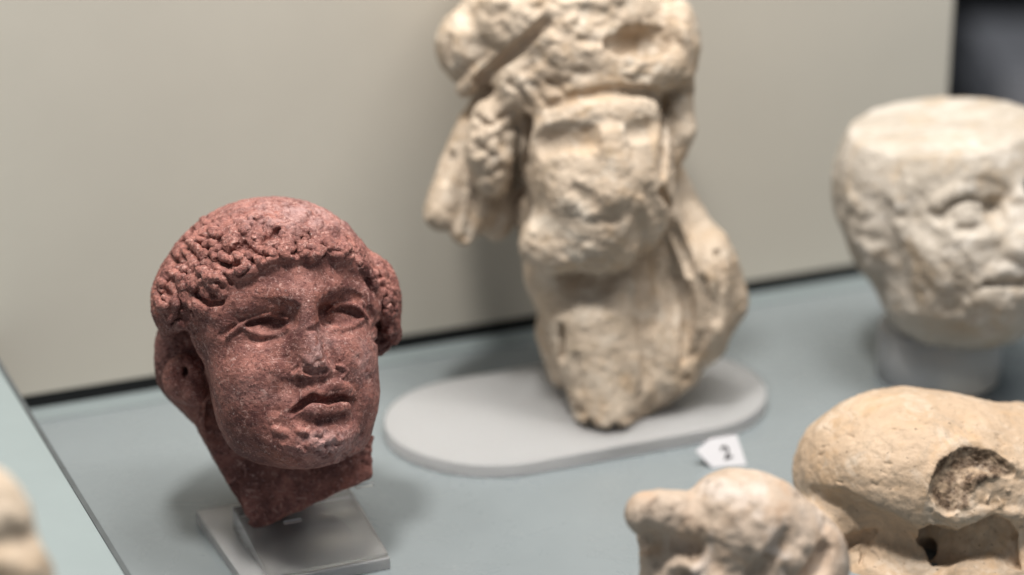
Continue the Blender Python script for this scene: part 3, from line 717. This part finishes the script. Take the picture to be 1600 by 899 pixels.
    for _ in range(60):
        x, y = rng.uniform(740, 1080), rng.uniform(-20, 125); s.ps([(x, y), (x + rng.normal(0, 18), y + rng.normal(0, 10))], rng.uniform(8, 20), rng.choice([-1, 1]) * rng.uniform(3, 6))
    # broken underside: stepped facets
    s.plane(v(870, 625, 0), (-.80, -.1, -.60), k=6, nz=4, ns=30); s.plane(v(1040, 628, 0), (.52, -.12, -.84), k=6, nz=5, ns=26)
    s.plane(v(940, 664, 0), (-.1, -.02, -1), k=4, nz=4, ns=20)
    for x, y in ((905, 645), (922, 662), (960, 668), (985, 655), (1010, 640), (1045, 622), (1070, 600)): s.stroke([v(x, y, -60), v(x + 4, y - 14, 40)], rng.uniform(9, 15), -rng.uniform(6, 12))
    return s, tag(finish(s, M_CREAM, it=1, fine=1.3), 'tall cream marble veiled head with battered bearded face on an oval plate', 'sculpture')
if want('veiled'): VE, veiled = build_veiled()
# ------------------------------------------------------------------ white head with sliced crown
def build_white():
    s = Sculpt(1480, 350, 2.22, (-195, -215, -225), (260, 230, 220), 2.4); v = s.v
    s.frame(1490, 345, 0, yaw=26, roll=4, pitch=2)
    s.ell((0, -16, 45), (174, 186, 190), k=20)
    s.ell((0, 40, -50), (140, 132, 148), k=20)
    s.ell((0, 92, -110), (90, 72, 68), k=30)
    for e in (-1, 1): s.ell((e * 62, 100, -50), (62, 56, 60), k=30)
    s.ell((0, 165, -20), (24, 28, 52), k=22); s.ell((0, 172, -52), (32, 24, 22), k=16)
    for e in (-1, 1): s.ell((e * 56, 168, 22), (42, 32, 24), 'sub', k=20)
    for e in (-1, 1): s.ell((e * 56, 118, 18), (34, 32, 22), k=6)
    s.ell((-150, -10, -20), (18, 40, 52), k=14)
    s.plane(v(1450, 212, -60), (-.12, -.36, .93), k=4, nz=2, ns=60)
    s.ell(v(1505, 462, 0), (128, 130, 84), k=26, head=False)
    s.plane(v(1342, 440, 0), (-.92, .1, -.38), k=30, nz=4, ns=50)
    s.plane(v(1480, 546, 0), (-.05, .0, -1), k=16, nz=6, ns=40)
    s.snap(1290, 140, 1690, 560, 5)
    s.ps([(1465, 320), (1490, 302), (1525, 296), (1552, 302)], 18, 16)
    s.ridge([(1480, 332), (1494, 322), (1512, 317), (1530, 322), (1538, 332)], 5, 3.5, 5)
    s.ps([(1548, 322), (1556, 342)], 20, -26); s.ps([(1510, 334)], 28, 8); s.cut([(1476, 332), (1490, 317), (1515, 311), (1540, 320)], 5, 3.5, 5); s.cut([(1484, 353), (1510, 359), (1534, 352)], 4, 2.5, 5); s.ps([(1470, 350), (1500, 372), (1550, 372)], 20, 5); s.ps([(1470, 345), (1462, 330)], 14, -8); s.ps([(1500, 362), (1530, 362)], 14, -6)
    s.ps([(1595, 322), (1600, 345)], 20, -14)
    s.ps([(1420, 370), (1450, 400), (1470, 440)], 26, 7); s.ps([(1385, 330), (1400, 400), (1420, 470)], 22, -11); s.cut([(1538, 442), (1565, 446), (1600, 440)], 7, 9, 5); s.ps([(1550, 425), (1600, 420)], 16, 8); s.ps([(1545, 462), (1600, 462)], 16, 8)
    s.ps([(1530, 470), (1580, 480)], 20, 8); s.ps([(1590, 395), (1600, 400)], 20, 8)
    rng = np.random.default_rng(9)
    for _ in range(80):
        x, y = rng.uniform(1310, 1430), rng.uniform(280, 520); s.ps([(x, y), (x + rng.normal(0, 10), y + rng.normal(0, 14))], rng.uniform(10, 20), rng.choice([-1, 1]) * rng.uniform(1.5, 3.2))
    for _ in range(60):
        x, y = rng.normal(1560, 45), rng.normal(475, 30); s.ps([(x, y), (x + rng.normal(0, 10), y + rng.normal(0, 8))], rng.uniform(8, 15), rng.choice([-1, 1]) * rng.uniform(2, 4.5))
    for _ in range(40):
        x, y = rng.normal(1470, 45), rng.normal(430, 40); s.ps([(x, y)], rng.uniform(7, 16), rng.choice([-1, 1]) * rng.uniform(1, 2.5))
    return s, tag(finish(s, M_WHITE, it=1, fine=.8), 'chalky white marble head with its crown sliced flat, on a frosted drum', 'sculpture')
if want('white'): WH, white_head = build_white()
# ------------------------------------------------------------------ tan fragment, lower right
def build_tan():
    s = Sculpt(1460, 780, 1.97, (-250, -230, -215), (300, 260, 185), 2.0); v = s.v
    s.ell(v(1462, 752, 20), (222, 190, 140), k=20, head=False, Rm=rot(roll=-8))
    s.ell(v(1385, 738, 30), (132, 150, 112), k=40, head=False, Rm=rot(roll=32))
    s.ell(v(1620, 770, 40), (170, 180, 140), k=40, head=False)
    # body underneath, set back, then the broken ledge
    s.ell(v(1420, 890, 20), (175, 170, 85), k=10, head=False)
    s.ell(v(1300, 805, 20), (66, 120, 62), k=8, head=False)
    s.ell(v(1600, 900, 10), (120, 160, 110), k=20, head=False)
    s.snap(1225, 600, 1690, 960, 5)
    s.ps([(1275, 772), (1315, 792), (1370, 830), (1430, 872)], 52, -44, rads=[.35, .7, 1, 1])
    s.poly([(1432, 826), (1452, 818), (1474, 822), (1496, 826), (1520, 816), (1540, 804), (1556, 800), (1580, 812), (1590, 836), (1594, 890), (1560, 884), (1520, 874), (1484, 886), (1456, 884), (1438, 852)], 'sub', k=3, zlo=-400, zhi=lambda P: -112 + 34 * np.clip((1480 - 1460 - P[:, 0]) / 60 + .2, 0, 1), nz=3, ns=22)
    s.tube([v(1440, 842, -100), v(1456, 866, -60)], [9, 20], 'sub', k=5)
    s.ell(v(1530, 934, -95), (74, 66, 72), k=8, head=False)
    chip = [(1455, 740), (1468, 715), (1500, 694), (1530, 697), (1558, 710), (1590, 736), (1562, 748), (1534, 756), (1518, 774), (1512, 797), (1480, 801), (1462, 790), (1451, 768)]
    s.snap(1225, 600, 1690, 960, 4)
    s.ridge([(1450, 770), (1455, 740), (1472, 712), (1500, 692), (1532, 694), (1560, 710), (1585, 732)], 9, 4, 8)
    s.ridge([(1462, 796), (1495, 812), (1530, 800), (1565, 794), (1596, 806)], 10, 6, 8)
    s.ps([(1476, 766), (1488, 740), (1512, 722), (1545, 722), (1576, 736)], 24, -34, 2, rads=[1, 1.1, 1, .8, .5]); s.ps([(1482, 786), (1500, 768)], 20, -18, 2)
    s.ps([(1545, 775), (1600, 768)], 34, -5, 2)
    s.cut([(1368, 832), (1352, 850), (1344, 880)], 2.2, 5, 2); s.cut([(1310, 852), (1325, 846), (1345, 836), (1366, 830)], 5, 7, 3)
    s.plane(v(1305, 842, -90), (-.25, -.75, -.60), k=4, nz=3, ns=18)if False else None
    s.ps([(1325, 850), (1350, 845)], 20, -7, 2); s.ridge([(1282, 790), (1310, 806), (1340, 824)], 8, 3, 8)
    rng = np.random.default_rng(12)
    for _ in range(90):
        x, y = rng.uniform(1456, 1590), rng.uniform(702, 796)
        if y > 700 + abs(x - 1520) * .35: s.ps([(x, y), (x + rng.normal(0, 5), y + rng.normal(0, 5))], rng.uniform(4, 8), rng.choice([-1, 1]) * rng.uniform(1.5, 3.5))
    for _ in range(22):
        x, y = rng.uniform(1280, 1580), rng.uniform(630, 760); a = rng.uniform(2.7, 3.4); l = rng.uniform(3, 12); s.cut([(x, y), (x + l * math.cos(a), y - l * math.sin(a))], 1.3, 2, 1)
    cp = s.poly(chip, 'sub', k=1); s.ops.pop()
    def extra(V):
        m = np.clip(-cp(V) / 6, 0, 1) * (V[:, 1] < 0)
        return m * (ridged(V, 9, 3) * 1.8) + .3 * fbm(V, 4.5, 2)
    V, Q = s.mesh(); V = relax(V, Q, 1, .5); Nn = vnormals(V, Q); cpv = cp(V); V2 = relief(V, Nn, .6, 1.3, extra(V))
    o = to_object('stone_fragment', s, V2, Q, M_TAN)
    at_ = o.data.attributes.new('broken', 'FLOAT', 'POINT')
    m = np.clip(-cpv / 5 + .2, 0, 1) * (V[:, 1] < 20) * np.clip(.75 + 1.2 * fbm(V, 16, 3), 0, 1)
    if len(o.data.vertices) == len(m): at_.data.foreach_set('value', m.astype(np.float32))
    return s, tag(o, 'smooth tan marble fragment with a brown broken chip and a hollow, lying on the deck', 'sculpture')
if want('tan'): TA, tan_frag = build_tan()
# ------------------------------------------------------------------ small weathered fragment in front
def build_frag():
    s = Sculpt(1140, 850, 1.68, (-185, -150, -260), (215, 170, 130), 2.3); v = s.v
    s.ell(v(1175, 830, 0), (112, 100, 92), k=10, head=False, Rm=rot(roll=-22))
    s.ell(v(1145, 776, 5), (60, 62, 42), k=14, head=False)
    s.tube([v(1085, 820, -10), v(1036, 806, -24), v(1010, 803, -30)], [54, 42, 35], k=14)
    s.tube([v(1040, 838, 30), v(1062, 900, 30), v(1075, 990, 20)], [46, 52, 60], k=12)
    s.ell(v(1240, 880, 10), (88, 80, 90), k=24, head=False)
    s.tube([v(1120, 900, 10), v(1120, 1080, 10)], [90, 100], k=20); s.tube([v(1220, 940, 10), v(1220, 1080, 10)], [100, 95], k=20)
    s.tube([v(1030, 870, 10), v(1045, 960, 10)], [26, 60], k=16)
    s.snap(965, 725, 1335, 960, 4)
    s.cut([(1005, 848), (1035, 848), (1078, 860)], 16, 16, 10); s.ps([(1010, 830), (1050, 850), (1090, 858)], 24, -10)
    s.ridge([(1040, 905), (1046, 888), (1068, 882), (1088, 892)], 9, 10, 6); s.cut([(1060, 905), (1072, 900)], 10, 10, 4)
    s.cut([(1180, 895), (1205, 872), (1222, 850)], 14, 16, 10); s.ps([(1240, 878)], 24, 12); s.cut([(1262, 900), (1285, 880), (1290, 860)], 14, 18, 10)
    s.cut([(1275, 787), (1279, 800)], 3.5, 6, 2); s.ps([(1225, 832)], 14, -7); s.ps([(1110, 850), (1120, 890)], 14, -6)
    rng = np.random.default_rng(2)
    for _ in range(50):
        x, y = rng.uniform(990, 1300), rng.uniform(770, 899); s.ps([(x, y), (x + rng.normal(0, 12), y + rng.normal(0, 10))], rng.uniform(8, 20), rng.choice([-1, 1]) * rng.uniform(1.5, 3.2))
    return s, tag(finish(s, M_PINK, name='stone_fragment', fine=.75), 'small weathered fragment with a blunt snout-like knob, nearest the number card', 'sculpture')
if want('frag'): FR, frag = build_frag()
def build_corner():
    s = Sculpt(-40, 880, 1.42, (-170, -130, -520), (150, 140, 170), 3.2); v = s.v
    s.ell(v(-60, 870, 0), (112, 100, 150), k=10, head=False, Rm=rot(roll=-16))
    s.tube([v(-40, 950, 0), v(-40, 1250, 0)], [95, 85], k=30)
    s.ell(v(20, 905, -10), (62, 70, 70), k=20, head=False)
    s.snap(-180, 720, 110, 960, 5)
    s.ps([(-10, 850), (20, 838), (50, 840)], 24, -12); s.ps([(10, 800), (30, 810)], 20, 7); s.ps([(0, 880), (50, 890)], 26, 8)
    return s, tag(finish(s, M_CREAM, name='stone_fragment', fine=1.0), 'blurred cream stone cut off by the left edge, standing on the raised slab', 'sculpture')
if want('corner'): CO, corner = build_corner()
# ------------------------------------------------------------------ mounts
def ab(p): d = np.array(p[:2]) - WA; return float(d @ Wd), float(d @ Wn)
M_FROST = acrylic('frosted_acrylic', (.93, .94, .96), .36, .72, .35)
M_CLEAR = acrylic('satin_acrylic', (.95, .96, .96), .20, .88, .25)
def rounded(a0, a1, b0, b1, r, n=14):
    r = min(r, (b1 - b0) / 2, (a1 - a0) / 2); out = []
    for ca, cb, t0 in ((a1 - r, b1 - r, 0), (a0 + r, b1 - r, 90), (a0 + r, b0 + r, 180), (a1 - r, b0 + r, 270)):
        for i in range(n + 1):
            t = R(t0 + 90 * i / n); out.append(P2(ca + r * math.cos(t), cb + r * math.sin(t)))
    return out
# red head: base plate and wedge
if want('mount'):
    c0 = ab(on_z(306, 798, .010)); c1 = ab(on_z(610, 872, .010))
    a0, b1 = c0; a1, b0 = c1; print('plate', a0, a1, b0, b1)
    mnt = bpy.data.objects.new('acrylic_mount', None); col.objects.link(mnt); mnt.location = (*P2((a0 + a1) / 2, (b0 + b1) / 2), 0)
    tag(mnt, 'clear acrylic block and base plate holding up the red head', 'display mount')
    prism('base_plate', [P2(a0, b0), P2(a1, b0), P2(a1, b1), P2(a0, b1)], .0006, .010, M_FROST, bevel=.0006, parent=mnt)
    wa0, wa1 = a0 + .018, a1 - .001
    zt = .030; t = ab(on_z(583, 765, zt)); bt = t[1]; print('wedge depth', bt - b0)
    vs = []
    for a_ in (wa0, wa1):
        for b_, z_ in ((b0 + .002, .0104), (b0 + .002, .0135), (bt, zt), (bt + .014, zt), (bt + .014, .0104)): vs.append((*P2(a_, b_), z_))
    f = [(0, 1, 2, 3, 4), (5, 6, 7, 8, 9)] + [(i, (i + 1) % 5, 5 + (i + 1) % 5, 5 + i) for i in range(5)]
    poly_obj('block', vs, f, M_CLEAR, bevel=.0008, parent=mnt)
    def rod(name, p, q, r, mat, parent=None, n=16):
        p, q = Vector(p), Vector(q); d = (q - p).normalized(); u_ = d.orthogonal().normalized(); w_ = d.cross(u_)
        vv = []; prof = [(0, .7), (.12 * r * 2, 1), (-.12 * r * 2, 1), (0, .7)]
        L_ = (q - p).length
        for k, (o_, s_) in enumerate([(0, .75), (.2 * r, 1), (L_ - .2 * r, 1), (L_, .75)]):
            for i in range(n):
                t_ = 2 * math.pi * i / n; vv.append(tuple(p + d * o_ + (u_ * math.cos(t_) + w_ * math.sin(t_)) * r * s_))
        ff = [tuple(range(n)), tuple(range(3 * n, 4 * n))] + [(k * n + i, k * n + (i + 1) % n, (k + 1) * n + (i + 1) % n, (k + 1) * n + i) for k in range(3) for i in range(n)]
        return poly_obj(name, vv, ff, mat, parent=parent)
    pd = np.array([Wd[0], Wd[1], 0])
    for (px, py, D) in ((466, 813, 1.905), (578, 757, 1.935)):
        p = at(px, py, D); rod('pin', p - pd * .012, p + pd * .003, .0017, M_CLEAR, mnt)
# oval plate under the veiled head
if want('plate'):
    cc = ab(on_z(905, 628, .012)); print('oval centre', cc)
    ov = prism('oval_plate', rounded(cc[0] - .182, cc[0] + .176, cc[1] - .100, cc[1] + .092, .098, 20), .0006, .0125, M_FROST, bevel=.0012)
    q0 = on_z(874, 594, .0127); M_COPPER = plain('copper_pin', (.50, .20, .07), .4, .5, .1, 80)
    n_ = 14; pv = [(q0[0] + .003 * math.cos(2 * math.pi * i / n_), q0[1] + .003 * math.sin(2 * math.pi * i / n_), z) for z in (.0127, .045) for i in range(n_)]
    poly_obj('pin', pv, [tuple(range(n_)), tuple(range(n_, 2 * n_))] + [(i, (i + 1) % n_, n_ + (i + 1) % n_, n_ + i) for i in range(n_)], M_COPPER, parent=ov)
    tag(ov, 'oval frosted acrylic plate under the tall cream veiled head', 'display mount')
# drum under the white head
if want('drum'):
    p = on_z(1465, 585, 0); rad = .0575; n = 64; c = np.array(p[:2])
    prof = [(rad - .001, .0006), (rad, .0016), (rad, .048), (rad - .001, .049), (rad - .006, .0495)]
    vv = [(c[0] + r * math.cos(2 * math.pi * i / n), c[1] + r * math.sin(2 * math.pi * i / n), z) for r, z in prof for i in range(n)]
    ff = [tuple(range(n)), tuple(range(4 * n, 5 * n))] + [(k * n + i, k * n + (i + 1) % n, (k + 1) * n + (i + 1) % n, (k + 1) * n + i) for k in range(4) for i in range(n)]
    dr = poly_obj('drum_stand', vv, ff, M_FROST, smooth=True)
    tag(dr, 'short frosted acrylic drum under the white head with sliced crown', 'display mount')
# number card
if want('card'):
    M_CARD = plain('white_card', (.58, .58, .61), .6, .3, .01, 60); M_INK = plain('black_ink', (.012, .012, .013), .6, .3, .05, 90)
    A = on_z(1113, 731, .0005); Bp = on_z(1167, 727, .0005); e1 = (Bp - A) / np.linalg.norm(Bp - A); back = np.array([-e1[1], e1[0], 0]); tl = R(52)
    e2 = back * math.cos(tl) + np.array([0, 0, 1]) * math.sin(tl); nn = np.cross(e1, e2)
    def onp(px, py):
        d = CR * (px - 800) / FPX + CU * (449.5 - py) / FPX + CF; t = ((A - CP) @ nn) / (d @ nn); p = CP + d * t; return (p - A) @ e1, (p - A) @ e2
    pts = [onp(*q) for q in ((1113, 731), (1167, 727), (1151, 679), (1109, 686), (1087, 705))]
    th = .0025; vv = [tuple(A + e1 * a_ + e2 * b_ - nn * k_) for k_ in (0, th) for a_, b_ in pts]
    ff = [tuple(range(5)), tuple(range(5, 10))] + [(i, (i + 1) % 5, 5 + (i + 1) % 5, 5 + i) for i in range(5)]
    card = poly_obj('number_card', vv, ff, M_CARD, bevel=.0003); tag(card, 'small white arrow-shaped card with the number 2 on the deck', 'label')
    leg = poly_obj('card_foot', [tuple(A + e1 * a_ + q) for a_ in (.008, .022) for q in (-nn * (th + .0002), -nn * (th + .0002) + e2 * .014, back * .018 + np.array([0, 0, 0.]) , )], [(0, 1, 2), (3, 4, 5), (0, 1, 4, 3), (1, 2, 5, 4), (2, 0, 3, 5)], M_CARD, parent=card)
    cu = bpy.data.curves.new('digit', 'FONT'); cu.body = '2'; cu.size = .0165; cu.extrude = .0002; cu.offset = .0003; cu.align_x = 'CENTER'; cu.align_y = 'CENTER'
    tmp = bpy.data.objects.new('tmp', cu); col.objects.link(tmp); bpy.context.view_layer.update()
    me = bpy.data.meshes.new_from_object(tmp.evaluated_get(bpy.context.evaluated_depsgraph_get())); bpy.data.objects.remove(tmp)
    dg = bpy.data.objects.new('digit', me); me.materials.clear(); me.materials.append(M_INK); col.objects.link(dg); dg.parent = card
    x_, y_ = onp(1135, 708); ctr = A + e1 * x_ + e2 * y_ + nn * .0004
    up = np.array(onp(1128, 690)) - np.array(onp(1140, 722)); up = up / np.linalg.norm(up); U3 = e1 * up[0] + e2 * up[1]; X3 = np.cross(U3, nn)
    mw = Matrix(((X3[0], U3[0], nn[0], ctr[0]), (X3[1], U3[1], nn[1], ctr[1]), (X3[2], U3[2], nn[2], ctr[2]), (0, 0, 0, 1)))
    bpy.context.view_layer.update(); dg.matrix_parent_inverse = Matrix.Identity(4); dg.matrix_local = Matrix.Translation(-Vector(card.location)) @ mw
# far away in the gallery
if want('gallery'):
    p = at(1625, 75, 6.2)
    x, y, z = p; pl = prism('gallery_plinth', [(x - .14, y - .3), (x + .5, y - .3), (x + .5, y + .3), (x - .14, y + .3)], -.95, z, plain('grey_plinth', (.40, .40, .43), .7, .3, .1, 5), bevel=.02)
    tag(pl, 'dim grey plinth far off in the dark gallery, behind the white head', 'plinth')
